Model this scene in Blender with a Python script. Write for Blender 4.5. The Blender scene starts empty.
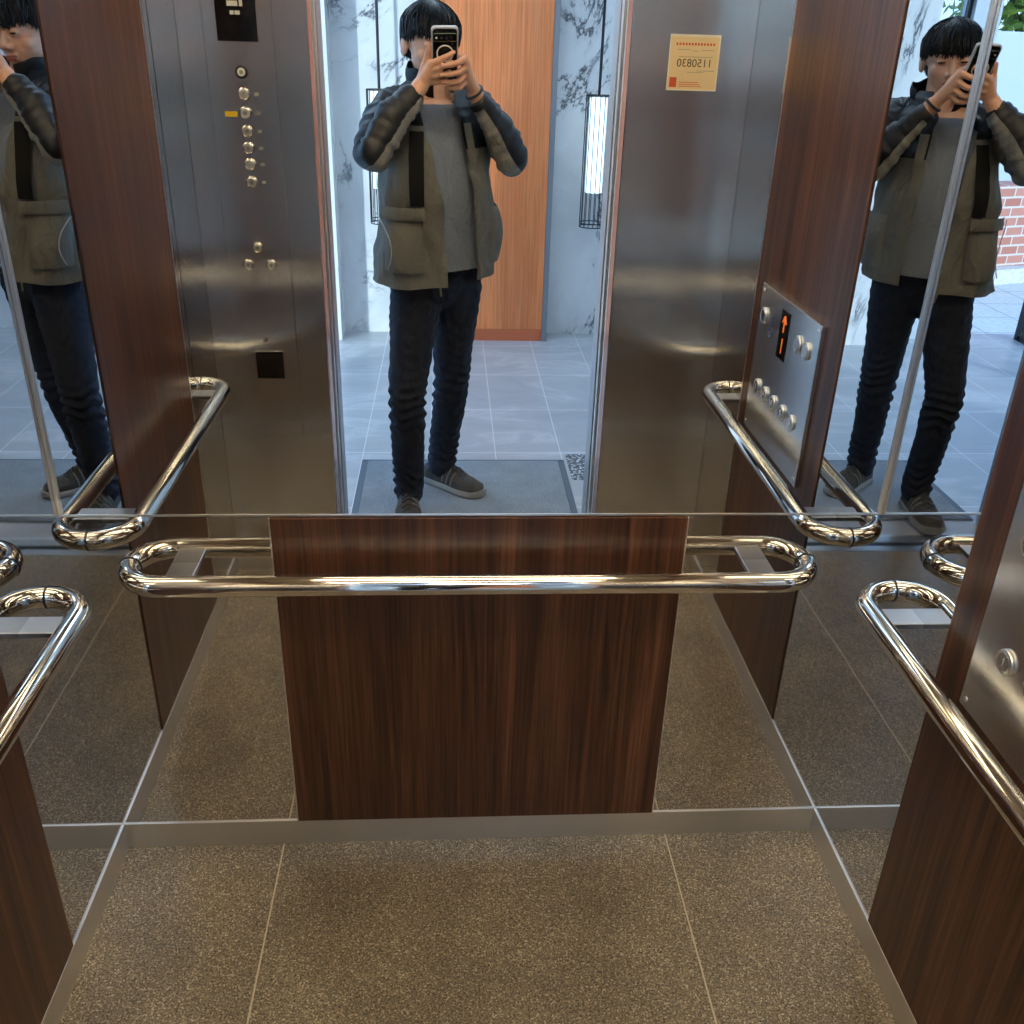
import bpy, bmesh, math, random
from mathutils import Vector, Matrix, noise
random.seed(7)
PI = math.pi
S = bpy.context.scene
COL = S.collection
V = Vector

# ------------------------------------------------------------------ helpers
WL = {}                                   # world location of each object
def finish(bm, name, mats, parent=None, smooth=True, loc=None, angle=40):
    """link the bmesh as ONE mesh object; vertices are given in world space"""
    base = WL[parent] if parent is not None else V(loc or (0, 0, 0))
    bmesh.ops.translate(bm, verts=bm.verts, vec=-base)
    me = bpy.data.meshes.new(name)
    bm.normal_update()
    bm.to_mesh(me); bm.free()
    for m in (mats if isinstance(mats, (list, tuple)) else [mats]): me.materials.append(m)
    if smooth:
        me.polygons.foreach_set('use_smooth', [True]*len(me.polygons))
        try: me.set_sharp_from_angle(angle=math.radians(angle))
        except Exception: pass
    o = bpy.data.objects.new(name, me); COL.objects.link(o)
    if parent is not None: o.parent = parent
    else: o.location = base
    WL[o] = base.copy()
    return o
def thing(name, label, cat, loc, group=None):
    o = bpy.data.objects.new(name, None); COL.objects.link(o)
    o.empty_display_size = .05; o.location = loc; WL[o] = V(loc)
    tag(o, label, cat, group); return o
def tag(o, label, cat, group=None):
    o['label'] = label; o['category'] = cat
    if group: o['group'] = group
    return o
def struct(o): o['kind'] = 'structure'; return o
def box(bm, a, b, bev=0.0, mi=0):
    a, b = V(a), V(b)
    lo = V([min(a[i], b[i]) for i in range(3)]); hi = V([max(a[i], b[i]) for i in range(3)])
    r = bmesh.ops.create_cube(bm, size=1, matrix=Matrix.Translation((lo+hi)/2) @ Matrix.Diagonal((*(hi-lo), 1)))
    fs = set(f for v in r['verts'] for f in v.link_faces)
    for f in fs: f.material_index = mi
    if bev > 0:
        es = list(set(e for f in fs for e in f.edges))
        rr = bmesh.ops.bevel(bm, geom=es, offset=bev, segments=2, profile=.5, affect='EDGES')
        for f in rr['faces']: f.material_index = mi
def frame_axes(d, ref=None):
    d = d.normalized(); ref = V(ref) if ref is not None else (V((0, 0, 1)) if abs(d.z) < .9 else V((0, 1, 0)))
    u = ref.cross(d).normalized(); return u, d.cross(u).normalized()
def tube(bm, pts, rad, seg=16, cap=True, mi=0, closed=False):
    pts = [V(p) for p in pts]; n = len(pts); rings = []; u = None
    for i, p in enumerate(pts):
        if closed: d = pts[(i+1) % n]-pts[i-1]
        else: d = pts[min(i+1, n-1)]-pts[max(i-1, 0)]
        if u is None: u, w = frame_axes(d)
        else:
            dn = d.normalized(); u = (u-dn*u.dot(dn)).normalized(); w = dn.cross(u)
        r = rad[i] if isinstance(rad, (list, tuple)) else rad
        rings.append([bm.verts.new(p+(u*math.cos(2*PI*k/seg)+w*math.sin(2*PI*k/seg))*r) for k in range(seg)])
    for i in range(n if closed else n-1):
        A, B = rings[i], rings[(i+1) % n]
        for k in range(seg):
            f = bm.faces.new((A[k], A[(k+1) % seg], B[(k+1) % seg], B[k])); f.material_index = mi
    if cap and not closed:
        bm.faces.new(rings[0][::-1]).material_index = mi; bm.faces.new(rings[-1]).material_index = mi
def disc(bm, c, nrm, r, h, seg=24, bev=0, mi=0):
    """a round plate of height h standing on c along nrm"""
    c, nrm = V(c), V(nrm).normalized()
    pts = [c, c+nrm*(h-bev)] + ([c+nrm*h] if bev else []); rs = [r, r] + ([r-bev] if bev else [])
    tube(bm, pts, rs, seg, True, mi)
def ring(bm, c, nrm, R, r, seg=28, mi=0):
    u, w = frame_axes(V(nrm)); c = V(c)
    tube(bm, [c+(u*math.cos(2*PI*k/seg)+w*math.sin(2*PI*k/seg))*R for k in range(seg)], r, 8, False, mi, True)
def ellipsoid(bm, c, r, rot=None, seg=20, mi=0):
    m = Matrix.Translation(V(c)) @ (rot.to_4x4() if rot else Matrix.Identity(4)) @ Matrix.Diagonal((*r, 1))
    x = bmesh.ops.create_uvsphere(bm, u_segments=seg, v_segments=max(8, seg//2), radius=1, matrix=m)
    for v in x['verts']:
        for f in v.link_faces: f.material_index = mi
def capsule(bm, a, b, ra, rb, seg=14):
    a, b = V(a), V(b); d = (b-a)
    if d.length < 1e-6: return ellipsoid(bm, a, (ra, ra, ra))
    dn = d.normalized(); pts, rs = [], []
    for k in range(1, 6):
        t = PI/2*(k/5); pts.append(a-dn*ra*math.cos(t)); rs.append(max(ra*math.sin(t), 1e-4))
    for k in range(0, 5):
        t = PI/2*(k/5); pts.append(b+dn*rb*math.sin(t)); rs.append(max(rb*math.cos(t), 1e-4))
    tube(bm, [a-dn*ra*.999]+pts+[b+dn*rb*.999], [1e-3]+rs+[1e-3], seg)
def chain(bm, pts, rs, seg=14):
    for i in range(len(pts)-1): capsule(bm, pts[i], pts[i+1], rs[i], rs[i+1], seg)
def remesh(bm, voxel, smooth=3):
    """union of the closed shapes as one continuous surface"""
    me = bpy.data.meshes.new('tmp'); bm.to_mesh(me); bm.free()
    o = bpy.data.objects.new('tmp', me); COL.objects.link(o)
    m = o.modifiers.new('r', 'REMESH'); m.mode = 'VOXEL'; m.voxel_size = voxel; m.adaptivity = 0
    if smooth:
        s = o.modifiers.new('s', 'SMOOTH'); s.factor = .5; s.iterations = smooth
    dg = bpy.context.evaluated_depsgraph_get(); dg.update()
    e = o.evaluated_get(dg); out = bmesh.new(); out.from_mesh(e.to_mesh()); e.to_mesh_clear()
    bpy.data.objects.remove(o); bpy.data.meshes.remove(me)
    return out
def crv(p, ks):
    """piecewise smooth interpolation through (position, value) pairs"""
    if p <= ks[0][0]: return ks[0][1]
    for (a, x), (b, y) in zip(ks, ks[1:]):
        if p <= b:
            t = (p-a)/(b-a); t = t*t*(3-2*t)
            return x+(y-x)*t
    return ks[-1][1]
def text_bm(bm, s, origin, X, Y, size, depth=.0006, align='CENTER', mi=0):
    cu = bpy.data.curves.new('t', 'FONT'); cu.body = s; cu.size = 1; cu.align_x = align; cu.align_y = 'CENTER'; cu.extrude = .001
    o = bpy.data.objects.new('t', cu); COL.objects.link(o)
    dg = bpy.context.evaluated_depsgraph_get(); dg.update()
    me = bpy.data.meshes.new_from_object(o.evaluated_get(dg))
    X, Y = V(X), V(Y); Z = X.cross(Y)
    k = depth/.001
    M = Matrix(((X.x*size, Y.x*size, Z.x*k, origin[0]), (X.y*size, Y.y*size, Z.y*k, origin[1]), (X.z*size, Y.z*size, Z.z*k, origin[2]), (0, 0, 0, 1)))
    me.transform(M); n0 = len(bm.faces); bm.from_mesh(me); bm.faces.ensure_lookup_table()
    for f in bm.faces[n0:]: f.material_index = mi
    bpy.data.objects.remove(o); bpy.data.curves.remove(cu); bpy.data.meshes.remove(me)

# ------------------------------------------------------------------ materials
def srgb(r, g, b):
    f = lambda c: (c/12.92 if c <= .04045 else ((c+.055)/1.055)**2.4)
    return (f(r/255), f(g/255), f(b/255), 1)
def newmat(name, color=(.5, .5, .5, 1), rough=.5, metal=0, spec=.5):
    m = bpy.data.materials.new(name); m.use_nodes = True
    b = m.node_tree.nodes['Principled BSDF']
    b.inputs['Base Color'].default_value = color; b.inputs['Roughness'].default_value = rough
    b.inputs['Metallic'].default_value = metal; b.inputs['Specular IOR Level'].default_value = spec
    return m, m.node_tree, b
def nd(nt, t, **kw):
    n = nt.nodes.new(t)
    for k, v in kw.items():
        if k in n.inputs: n.inputs[k].default_value = v
        else: setattr(n, k, v)
    return n
def coords(nt, scale=(1, 1, 1), rot=(0, 0, 0)):
    g = nt.nodes.new('ShaderNodeNewGeometry'); mp = nt.nodes.new('ShaderNodeMapping')
    mp.inputs['Scale'].default_value = scale; mp.inputs['Rotation'].default_value = rot
    nt.links.new(g.outputs['Position'], mp.inputs['Vector']); return mp.outputs['Vector']
def ramp(nt, fac, stops, interp='LINEAR'):
    r = nt.nodes.new('ShaderNodeValToRGB'); r.color_ramp.interpolation = interp
    e = r.color_ramp.elements
    while len(e) < len(stops): e.new(.5)
    for el, (p, c) in zip(e, stops): el.position = p; el.color = c
    nt.links.new(fac, r.inputs['Fac']); return r.outputs['Color']
def mixc(nt, fac, a, b, mode='MIX'):
    m = nt.nodes.new('ShaderNodeMix'); m.data_type = 'RGBA'; m.blend_type = mode
    for s, x in ((0, fac), (6, a), (7, b)):
        if hasattr(x, 'is_linked') or hasattr(x, 'links'): nt.links.new(x, m.inputs[s])
        else: m.inputs[s].default_value = x
    return m.outputs[2]
def math_(nt, op, a, b=0.0, c=0.0):
    m = nt.nodes.new('ShaderNodeMath'); m.operation = op
    for i, x in enumerate((a, b, c)):
        if hasattr(x, 'links'): nt.links.new(x, m.inputs[i])
        else: m.inputs[i].default_value = x
    return m.outputs[0]
def bump(nt, b, h, strength=.3, dist=.01):
    n = nt.nodes.new('ShaderNodeBump'); n.inputs['Strength'].default_value = strength; n.inputs['Distance'].default_value = dist
    nt.links.new(h, n.inputs['Height']); nt.links.new(n.outputs['Normal'], b.inputs['Normal'])
def noise_(nt, vec, scale, detail=4, rough=.5, dist=0.0):
    n = nd(nt, 'ShaderNodeTexNoise'); n.inputs['Scale'].default_value = scale; n.inputs['Detail'].default_value = detail
    n.inputs['Roughness'].default_value = rough; n.inputs['Distortion'].default_value = dist
    nt.links.new(vec, n.inputs['Vector']); return n.outputs['Fac']
def g(v): return (v, v, v, 1)

def wood(name, dark, mid, light, rough=.3, sx=1.0, contrast=.55):
    m, nt, b = newmat(name, rough=rough)
    v = coords(nt, (24*sx, 24*sx, .9))
    v2 = coords(nt, (160*sx, 160*sx, 3.2))
    v3 = coords(nt, (5*sx, 5*sx, .55))
    a = noise_(nt, v, 1.0, 6, .6, 1.2); c = noise_(nt, v2, 1.0, 3, .6, .3); w = noise_(nt, v3, 1.0, 3, .5, .6)
    base = ramp(nt, a, [(.28, dark), (.5, mid), (.75, light)])
    grain = ramp(nt, c, [(.36, g(contrast)), (.6, g(1.1))])
    col = mixc(nt, 1.0, base, grain, 'MULTIPLY')
    tone = ramp(nt, w, [(.3, g(.78)), (.7, g(1.18))])
    col = mixc(nt, 1.0, col, tone, 'MULTIPLY')
    nt.links.new(col, b.inputs['Base Color']); bump(nt, b, c, .12, .002)
    return m
M = {}
M['wood'] = wood('dark_walnut_laminate', srgb(48, 27, 16), srgb(92, 55, 34), srgb(128, 82, 52), .30)
M['orange'] = wood('orange_veneer', srgb(232, 126, 68), srgb(240, 140, 82), srgb(246, 154, 98), .5, 1.0, .84)
m, nt, b = newmat('mirror_glass', (.86, .88, .875, 1), .0, 1); M['mirror'] = m
M['mirror_steel'] = newmat('mirror_polished_steel', (.66, .67, .68, 1), .0, 1)[0]
def steel(name, col, rough, aniso=0, streak=0, horizontal=False, wave=0):
    m, nt, b = newmat(name, col, rough, 1)
    b.inputs['Anisotropic'].default_value = aniso
    if streak:
        v = coords(nt, (3, 3, 900) if horizontal else (700, 700, 3))
        n = noise_(nt, v, 1.0, 3, .6)
        r = ramp(nt, n, [(.3, g(max(0, rough-streak))), (.7, g(rough+streak))])
        nt.links.new(r, b.inputs['Roughness'])
        bump(nt, b, n, .05, .0006)
    if wave:
        v = coords(nt, (2.2, 2.2, 5)); n = noise_(nt, v, 1.0, 1, .4)
        bump(nt, b, n, wave, .004)
    return m
M['steel_polished'] = steel('polished_steel', (.70, .69, .67, 1), .03, wave=.12)
M['steel_brushed'] = steel('brushed_steel', (.80, .79, .77, 1), .20, 1.0, .0, True)
nt_ = M['steel_brushed'].node_tree; tg = nt_.nodes.new('ShaderNodeCombineXYZ'); tg.inputs[0].default_value = 1; nt_.links.new(tg.outputs[0], nt_.nodes['Principled BSDF'].inputs['Tangent'])
M['steel_plate'] = steel('satin_steel_plate', (.82, .83, .84, 1), .24)
M['steel_trim'] = newmat('bright_steel_trim', (.90, .89, .87, 1), .3, 1)[0]
M['baseboard'] = steel('baseboard_steel', (.80, .79, .78, 1), .34)
M['chrome'] = steel('chrome_pipe', (.80, .77, .72, 1), .07)
M['bracket'] = steel('bracket_steel', (.36, .36, .38, 1), .34)
M['jamb'] = steel('satin_jamb_steel', (.60, .62, .65, 1), .42)
M['copper'] = newmat('copper_edge', srgb(214, 150, 120), .25, 1)[0]
M['black'] = newmat('black_gloss', (.004, .004, .005, 1), .12)[0]
M['dark'] = newmat('black_rubber', (.012, .012, .013, 1), .6)[0]
M['white'] = newmat('white_plastic', (.8, .79, .74, 1), .35)[0]
M['greytext'] = newmat('grey_print', (.33, .31, .27, 1), .6)[0]
M['whitetext'] = newmat('white_print', (.62, .60, .56, 1), .6)[0]
M['yellow'] = newmat('yellow_sticker', srgb(222, 186, 20), .5)[0]
M['paper'] = newmat('cream_paper', srgb(236, 208, 160), .6)[0]
M['paperwhite'] = newmat('white_paper_edge', srgb(240, 232, 214), .6)[0]
M['red'] = newmat('red_print', srgb(214, 90, 60), .6)[0]
M['olive_print'] = newmat('dark_print', srgb(88, 78, 60), .6)[0]
def emis(name, col, s):
    m, nt, b = newmat(name, col, .5); b.inputs['Emission Color'].default_value = col; b.inputs['Emission Strength'].default_value = s
    return m
M['led'] = emis('orange_led', (1, .20, .02, 1), .3)
M['cabin_light'] = emis('warm_ceiling_light', (1, .82, .56, 1), 20)
M['lobby_light'] = emis('cool_ceiling_light', (.62, .81, 1, 1), 20)
M['lamp_glow'] = emis('lamp_tube', (.74, .90, 1, 1), 1.5)

# fine speckled floor of the cabin
m, nt, b = newmat('speckled_floor', rough=.36, spec=.5)
v = coords(nt)
vo = nt.nodes.new('ShaderNodeTexVoronoi'); vo.inputs['Scale'].default_value = 400; nt.links.new(v, vo.inputs['Vector'])
sc_ = nt.nodes.new('ShaderNodeSeparateColor'); nt.links.new(vo.outputs['Color'], sc_.inputs[0]); n1 = sc_.outputs[0]
n2 = noise_(nt, v, 4.2, 4, .6, .4); n3 = noise_(nt, v, 260, 2, .6)
c1 = ramp(nt, n1, [(.05, srgb(62, 52, 40)), (.5, srgb(112, 97, 76)), (.85, srgb(142, 126, 100)), (.97, srgb(214, 200, 172))])
c1 = mixc(nt, .35, c1, ramp(nt, n3, [(.42, srgb(62, 54, 42)), (.58, srgb(190, 172, 142))]))
c2 = mixc(nt, 1.0, c1, ramp(nt, n2, [(.3, g(.70)), (.7, g(1.12))]), 'MULTIPLY')
g_ = nt.nodes.new('ShaderNodeNewGeometry'); sp = nt.nodes.new('ShaderNodeSeparateXYZ'); nt.links.new(g_.outputs['Position'], sp.inputs[0])
wob = math_(nt, 'MULTIPLY', math_(nt, 'SUBTRACT', noise_(nt, v, 22, 3, .6), .5), .012)
ax = math_(nt, 'ABSOLUTE', math_(nt, 'SUBTRACT', math_(nt, 'ABSOLUTE', sp.outputs[0]), .418))
lw = math_(nt, 'ADD', .0016, math_(nt, 'MAXIMUM', 0.0, math_(nt, 'SUBTRACT', wob, .0012)))
ln = math_(nt, 'LESS_THAN', ax, lw)
c3 = mixc(nt, ln, c2, srgb(196, 180, 152))
nt.links.new(c3, b.inputs['Base Color']); M['cabin_floor'] = m

# marble
def marble(name, base, cloud, vein, scale=1.0, rough=.22):
    m, nt, b = newmat(name, rough=rough)
    v = coords(nt, (scale, scale, scale*.6), (0, .6, 0))
    w = noise_(nt, v, 1.3, 5, .6, 1.0)
    n = noise_(nt, v, 1.5, 8, .66, .9)
    r = math_(nt, 'ABSOLUTE', math_(nt, 'SUBTRACT', n, .5))
    thin = ramp(nt, r, [(0.0, g(1)), (.006, g(.75)), (.02, g(.12)), (.05, g(0))])
    gate = ramp(nt, noise_(nt, v, 2.6, 3, .5), [(.46, g(0)), (.60, g(1))])
    fac = mixc(nt, 1.0, thin, gate, 'MULTIPLY')
    c = ramp(nt, w, [(.3, cloud), (.62, base)])
    c = mixc(nt, fac, c, vein)
    nt.links.new(c, b.inputs['Base Color']); return m
M['marble'] = marble('veined_marble', srgb(222, 224, 226), srgb(190, 194, 198), srgb(70, 76, 86), 1.1)
# lobby floor tiles: grey stone with fine grout
m, nt, b = newmat('grey_stone_tiles', rough=.33)
v = coords(nt, (1, 1, 1), (0, 0, .7))
w = noise_(nt, coords(nt, (1.1, 2.4, 1), (0, 0, .9)), 1.7, 7, .6, 1.0)
c = ramp(nt, w, [(.30, srgb(154, 157, 162)), (.52, srgb(168, 170, 175)), (.60, srgb(184, 185, 188)), (.64, srgb(172, 174, 178))])
gg = nt.nodes.new('ShaderNodeNewGeometry'); sp = nt.nodes.new('ShaderNodeSeparateXYZ'); nt.links.new(gg.outputs['Position'], sp.inputs[0])
def gridline(nt, s, off, step, w):
    t = math_(nt, 'DIVIDE', math_(nt, 'ADD', s, off), step)
    f = math_(nt, 'SUBTRACT', t, math_(nt, 'FLOOR', t)); f = math_(nt, 'MULTIPLY', math_(nt, 'MINIMUM', f, math_(nt, 'SUBTRACT', 1.0, f)), step)
    return math_(nt, 'LESS_THAN', f, w)
gl = math_(nt, 'MAXIMUM', gridline(nt, sp.outputs[0], -.137+2.8, .28, .0017), gridline(nt, sp.outputs[1], 2.18+5.3, .53, .0022))
c = mixc(nt, gl, c, srgb(216, 218, 220)); nt.links.new(c, b.inputs['Base Color'])
M['lobby_floor'] = m
# paving outdoors
m, nt, b = newmat('pale_paving', rough=.8); v = coords(nt)
c = ramp(nt, noise_(nt, v, 30, 5, .6), [(.3, srgb(190, 190, 186)), (.7, srgb(222, 222, 216))])
gg = nt.nodes.new('ShaderNodeNewGeometry'); sp = nt.nodes.new('ShaderNodeSeparateXYZ'); nt.links.new(gg.outputs['Position'], sp.inputs[0])
gl = math_(nt, 'MAXIMUM', gridline(nt, sp.outputs[0], 50, .4, .004), gridline(nt, sp.outputs[1], 50, .4, .004))
c = mixc(nt, gl, c, srgb(140, 140, 138)); nt.links.new(c, b.inputs['Base Color']); M['paving'] = m
# brick
m, nt, b = newmat('red_brick', rough=.85)
br = nt.nodes.new('ShaderNodeTexBrick'); mp = nt.nodes.new('ShaderNodeMapping'); gg = nt.nodes.new('ShaderNodeNewGeometry')
mp.inputs['Rotation'].default_value = (PI/2, 0, 0); mp.inputs['Scale'].default_value = (1.3, 1, 1)
nt.links.new(gg.outputs['Position'], mp.inputs['Vector']); nt.links.new(mp.outputs['Vector'], br.inputs['Vector'])
br.inputs['Color1'].default_value = srgb(176, 110, 92); br.inputs['Color2'].default_value = srgb(196, 136, 116); br.inputs['Mortar'].default_value = srgb(206, 196, 186)
br.inputs['Scale'].default_value = 1; br.inputs['Brick Width'].default_value = .22; br.inputs['Row Height'].default_value = .075; br.inputs['Mortar Size'].default_value = .008
nt.links.new(br.outputs['Color'], b.inputs['Base Color']); M['brick'] = m
# mat
m, nt, b = newmat('entrance_mat_pile', rough=.95, spec=.1); v = coords(nt)
n1 = noise_(nt, v, 260, 3, .7); n2 = noise_(nt, v, 9, 4, .6)
c = ramp(nt, n1, [(.36, srgb(92, 98, 106)), (.64, srgb(160, 166, 172))]); c = mixc(nt, 1.0, c, ramp(nt, n2, [(.3, g(.88)), (.7, g(1.1))]), 'MULTIPLY')
nt.links.new(c, b.inputs['Base Color']); bump(nt, b, n1, .6, .003); M['mat'] = m
# pebbled patch
m, nt, b = newmat('pebble_tile', rough=.5); v = coords(nt)
vo = nt.nodes.new('ShaderNodeTexVoronoi'); vo.inputs['Scale'].default_value = 75; nt.links.new(v, vo.inputs['Vector'])
c = ramp(nt, vo.outputs['Distance'], [(.2, srgb(214, 216, 218)), (.55, srgb(70, 76, 84))]); nt.links.new(c, b.inputs['Base Color']); M['pebble'] = m
M['sill'] = steel('aluminium_sill', (.62, .62, .62, 1), .3)
M['ceiling'] = newmat('cream_ceiling', srgb(206, 190, 160), .5)[0]
M['lobby_ceiling'] = newmat('white_ceiling', srgb(226, 228, 230), .8)[0]
M['paint'] = newmat('pale_blue_white_wall', srgb(186, 196, 208), .7)[0]
M['frame_dark'] = newmat('dark_window_frame', srgb(40, 42, 46), .4, .6)[0]
M['grey_edge'] = newmat('grey_edge_strip', srgb(140, 144, 150), .35, .5)[0]
M['kick'] = newmat('rust_kickboard', srgb(206, 106, 66), .45)[0]
m = bpy.data.materials.new('window_glass'); m.use_nodes = True; nt = m.node_tree
for n in list(nt.nodes): nt.nodes.remove(n)
o_ = nt.nodes.new('ShaderNodeOutputMaterial'); mx = nt.nodes.new('ShaderNodeMixShader'); tr = nt.nodes.new('ShaderNodeBsdfTransparent'); gs = nt.nodes.new('ShaderNodeBsdfGlossy')
gs.inputs['Roughness'].default_value = .0; tr.inputs['Color'].default_value = (.93, .97, .97, 1); mx.inputs[0].default_value = .05; nt.links.new(tr.outputs[0], mx.inputs[1]); nt.links.new(gs.outputs[0], mx.inputs[2]); nt.links.new(mx.outputs[0], o_.inputs[0]); M['glass'] = m

# ------------------------------------------------------------------ cabin shell
HW, DP, HT = .75, 1.2, 2.32          # half width, depth, height
SZ = .795                            # height of the seam under the big mirror
OP, OH = .42, 2.1                    # half width and height of the doorway
def slab(name, a, b, mat, kind=True, bev=0):
    bm = bmesh.new(); box(bm, a, b, bev); o = finish(bm, name, mat, smooth=False)
    if kind: struct(o)
    return o
slab('floor', (-HW-.05, .05, -.04), (HW+.05, -DP-.085, 0), M['cabin_floor'])
slab('ceiling', (-HW-.05, .05, HT), (HW+.05, -DP-.05, HT+.05), M['ceiling'])
slab('wall_back', (-HW-.05, .012, -.04), (HW+.05, .05, HT), M['steel_brushed'])
slab('wall_left', (-HW-.05, .012, -.04), (-HW-.012, -DP-.04, HT), M['steel_brushed'])
slab('wall_right', (HW+.012, .012, -.04), (HW+.05, -DP-.04, HT), M['steel_brushed'])
bm = bmesh.new()
for s in (-1, 1): box(bm, (s*(HW+.05), -DP-.012, -.04), (s*(OP+.004), -DP-.04, HT))
box(bm, (-OP-.004, -DP-.012, OH+.004), (OP+.004, -DP-.04, HT))
struct(finish(bm, 'wall_front', M['steel_brushed'], smooth=False))

def panel(name, label, cat, a, b, mat, group=None, bev=.001):
    bm = bmesh.new(); box(bm, a, b, bev)
    c = V([(a[i]+b[i])/2 for i in range(3)]); c.z = min(a[2], b[2])
    return tag(finish(bm, name, mat, loc=c, smooth=False), label, cat, group)
panel('wall_mirror', 'wide mirror covering the upper back wall above the seam, showing the person', 'mirror', (-HW, 0, SZ+.0016), (HW, .011, HT-.002), M['mirror'], bev=0)
panel('kick_panel', 'polished steel panel low on the back wall, left of the wood panel', 'wall panel', (-HW, 0, .066), (-.384, .011, SZ-.003), M['steel_polished'], 'polished steel panels low on the back wall', 0)
panel('kick_panel', 'polished steel panel low on the back wall, right of the wood panel', 'wall panel', (.384, 0, .066), (HW, .011, SZ-.003), M['steel_polished'], 'polished steel panels low on the back wall', 0)
panel('wood_panel', 'dark walnut panel low in the middle of the back wall behind the straight handrail', 'wood panel', (-.383, -.006, .066), (.383, .011, SZ-.004), M['wood'])
for s, nm in ((-1, 'left'), (1, 'right')):
    panel('wood_panel', 'dark walnut panel on the left wall at the photo\'s left edge, without a button plate' if s < 0 else
          'dark walnut panel on the right wall carrying the horizontal button plate', 'wood panel', (s*(HW-.003), -.303, .067), (s*(HW+.011), -.897, HT-.002), M['wood'])
    panel('mirror_strip', 'tall mirror strip on the %s wall between the back corner and the wood panel' % nm, 'mirror', (s*HW, 0, .066), (s*(HW+.011), -.302, HT-.002), M['mirror_steel'], 'mirror strips beside the back corners', 0)
    panel('steel_strip', 'tall polished strip on the %s wall between the wood panel and the doorway wall' % nm, 'wall panel', (s*HW, -.898, .066), (s*(HW+.011), -DP, HT-.002), M['steel_polished'], 'polished strips beside the front corners', 0)
# brushed front returns either side of the doorway
for i, s in enumerate((-1, 1)):
    bm = bmesh.new(); box(bm, (s*OP, -DP-.0125, 0), (s*(OP+.004), -DP-.084, HT-.3)); struct(finish(bm, 'trim_%d' % (14+i), M['copper'], smooth=False))
for s, nm in ((-1, 'left'), (1, 'right')):
    bm = bmesh.new(); box(bm, (s*HW, -DP, .0), (s*OP, -DP-.011, HT-.002), .001)
    o = finish(bm, 'front_return_panel', [M['steel_brushed'], M['copper']], loc=(s*.58, -DP, 0), smooth=False)
    tag(o, 'brushed steel panel on the side of the doorway with the button column' if s < 0 else 'brushed steel panel on the side of the doorway with the paper notice', 'wall panel')
slab('trim_1', (-OP, -DP, OH), (OP, -DP-.011, HT-.002), M['steel_brushed'])
# seam, corner trims, wood edge trims, baseboards
slab('trim_2', (-HW, -.0016, SZ-.0018), (HW, .002, SZ+.0016), M['steel_trim'])
for i, s in enumerate((-1, 1)):
    bm = bmesh.new(); box(bm, (s*HW, 0, SZ+.003), (s*(HW-.0062), -.0062, HT), .001)
    struct(finish(bm, 'trim_%d' % (3+i), M['steel_trim']))
    bm = bmesh.new()
    box(bm, (s*(HW-.0042), -.8985, .067), (s*(HW+.002), -.8955, HT-.002))
    struct(finish(bm, 'trim_%d' % (5+i), M['steel_trim'], smooth=False))
bm = bmesh.new()
for s in (-1, 1): box(bm, (s*.384, -.0075, .066), (s*.382, 0, SZ-.004))
struct(finish(bm, 'trim_7', M['steel_trim'], smooth=False))
bm = bmesh.new(); box(bm, (-HW, -.0035, 0), (HW, .012, .0655), .0008); struct(finish(bm, 'baseboard_back', M['baseboard'], smooth=False))
for s, nm in ((-1, 'left'), (1, 'right')):
    bm = bmesh.new(); box(bm, (s*(HW-.0035), -.004, 0), (s*(HW+.011), -DP, .0655), .0008); struct(finish(bm, 'baseboard_'+nm, M['baseboard'], smooth=False))
    bm = bmesh.new(); box(bm, (s*(HW-.004), -DP+.004, 0), (s*(OP+.002), -DP, .05), .001); struct(finish(bm, 'baseboard_front_'+nm, M['baseboard'], smooth=False))

# handrails: bent chrome pipe ending in the wall, flat brackets
RZ, RR, SO = .690, .0195, .072
def handrail(label, origin, ax, ow, L0, L1):
    """runs along unit axis ax from L0 to L1 (centre line at the wall), stands off along ow"""
    o_, ax, ow = V(origin), V(ax), V(ow)
    P = lambda a, d, z=RZ: o_+ax*a+ow*d+V((0, 0, z))
    t = thing('handrail', label, 'handrail', P((L0+L1)/2, 0), None)
    R = SO; pts = [P(L0, -.004)]
    for k in range(0, 13):
        a = PI/2*k/12; pts.append(P(L0+R*(1-math.cos(a)), R*math.sin(a)))
    for k in range(12, -1, -1):
        a = PI/2*k/12; pts.append(P(L1-R*(1-math.cos(a)), R*math.sin(a)))
    pts.append(P(L1, -.004))
    bm = bmesh.new(); tube(bm, pts, RR, 28); finish(bm, 'pipe', M['chrome'], t)
    for a in (L0, L1):
        bm = bmesh.new(); disc(bm, P(a, -.002), ow, RR+.0012, .0035, 28); finish(bm, 'gasket', M['dark'], t)
    for a in (L0+.075, L1-.125):
        bm = bmesh.new(); A, B = P(a, -.002, RZ-.002), P(a+.05, SO-.006, RZ+.008); box(bm, A, B, .0015); finish(bm, 'bracket', M['bracket'], t, smooth=False)
    return t
handrail('straight chrome handrail across the back wall below the mirror seam', (0, 0, 0), (1, 0, 0), (0, -1, 0), -.642, .622)
handrail('chrome handrail on the left wall cut by the photo\'s left edge', (-HW, 0, 0), (0, -1, 0), (1, 0, 0), .103, 1.035)
handrail('chrome handrail on the right wall in front of the horizontal button plate', (HW, 0, 0), (0, -1, 0), (-1, 0, 0), .103, 1.035)

# cabin ceiling lights
for y, w in ((-.20, 'near the back mirror'), (-.98, 'near the doorway')):
    t = thing('ceiling_light', 'long warm ceiling light bar %s' % w, 'light', (0, y, HT-.02), 'ceiling light bars')
    bm = bmesh.new(); box(bm, (-.56, y-.075, HT-.018), (.56, y+.075, HT), .004); finish(bm, 'housing', M['steel_trim'], t, smooth=False)
    bm = bmesh.new(); box(bm, (-.54, y-.055, HT-.022), (.54, y+.055, HT-.018)); finish(bm, 'diffuser', M['cabin_light'], t, smooth=False)

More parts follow.
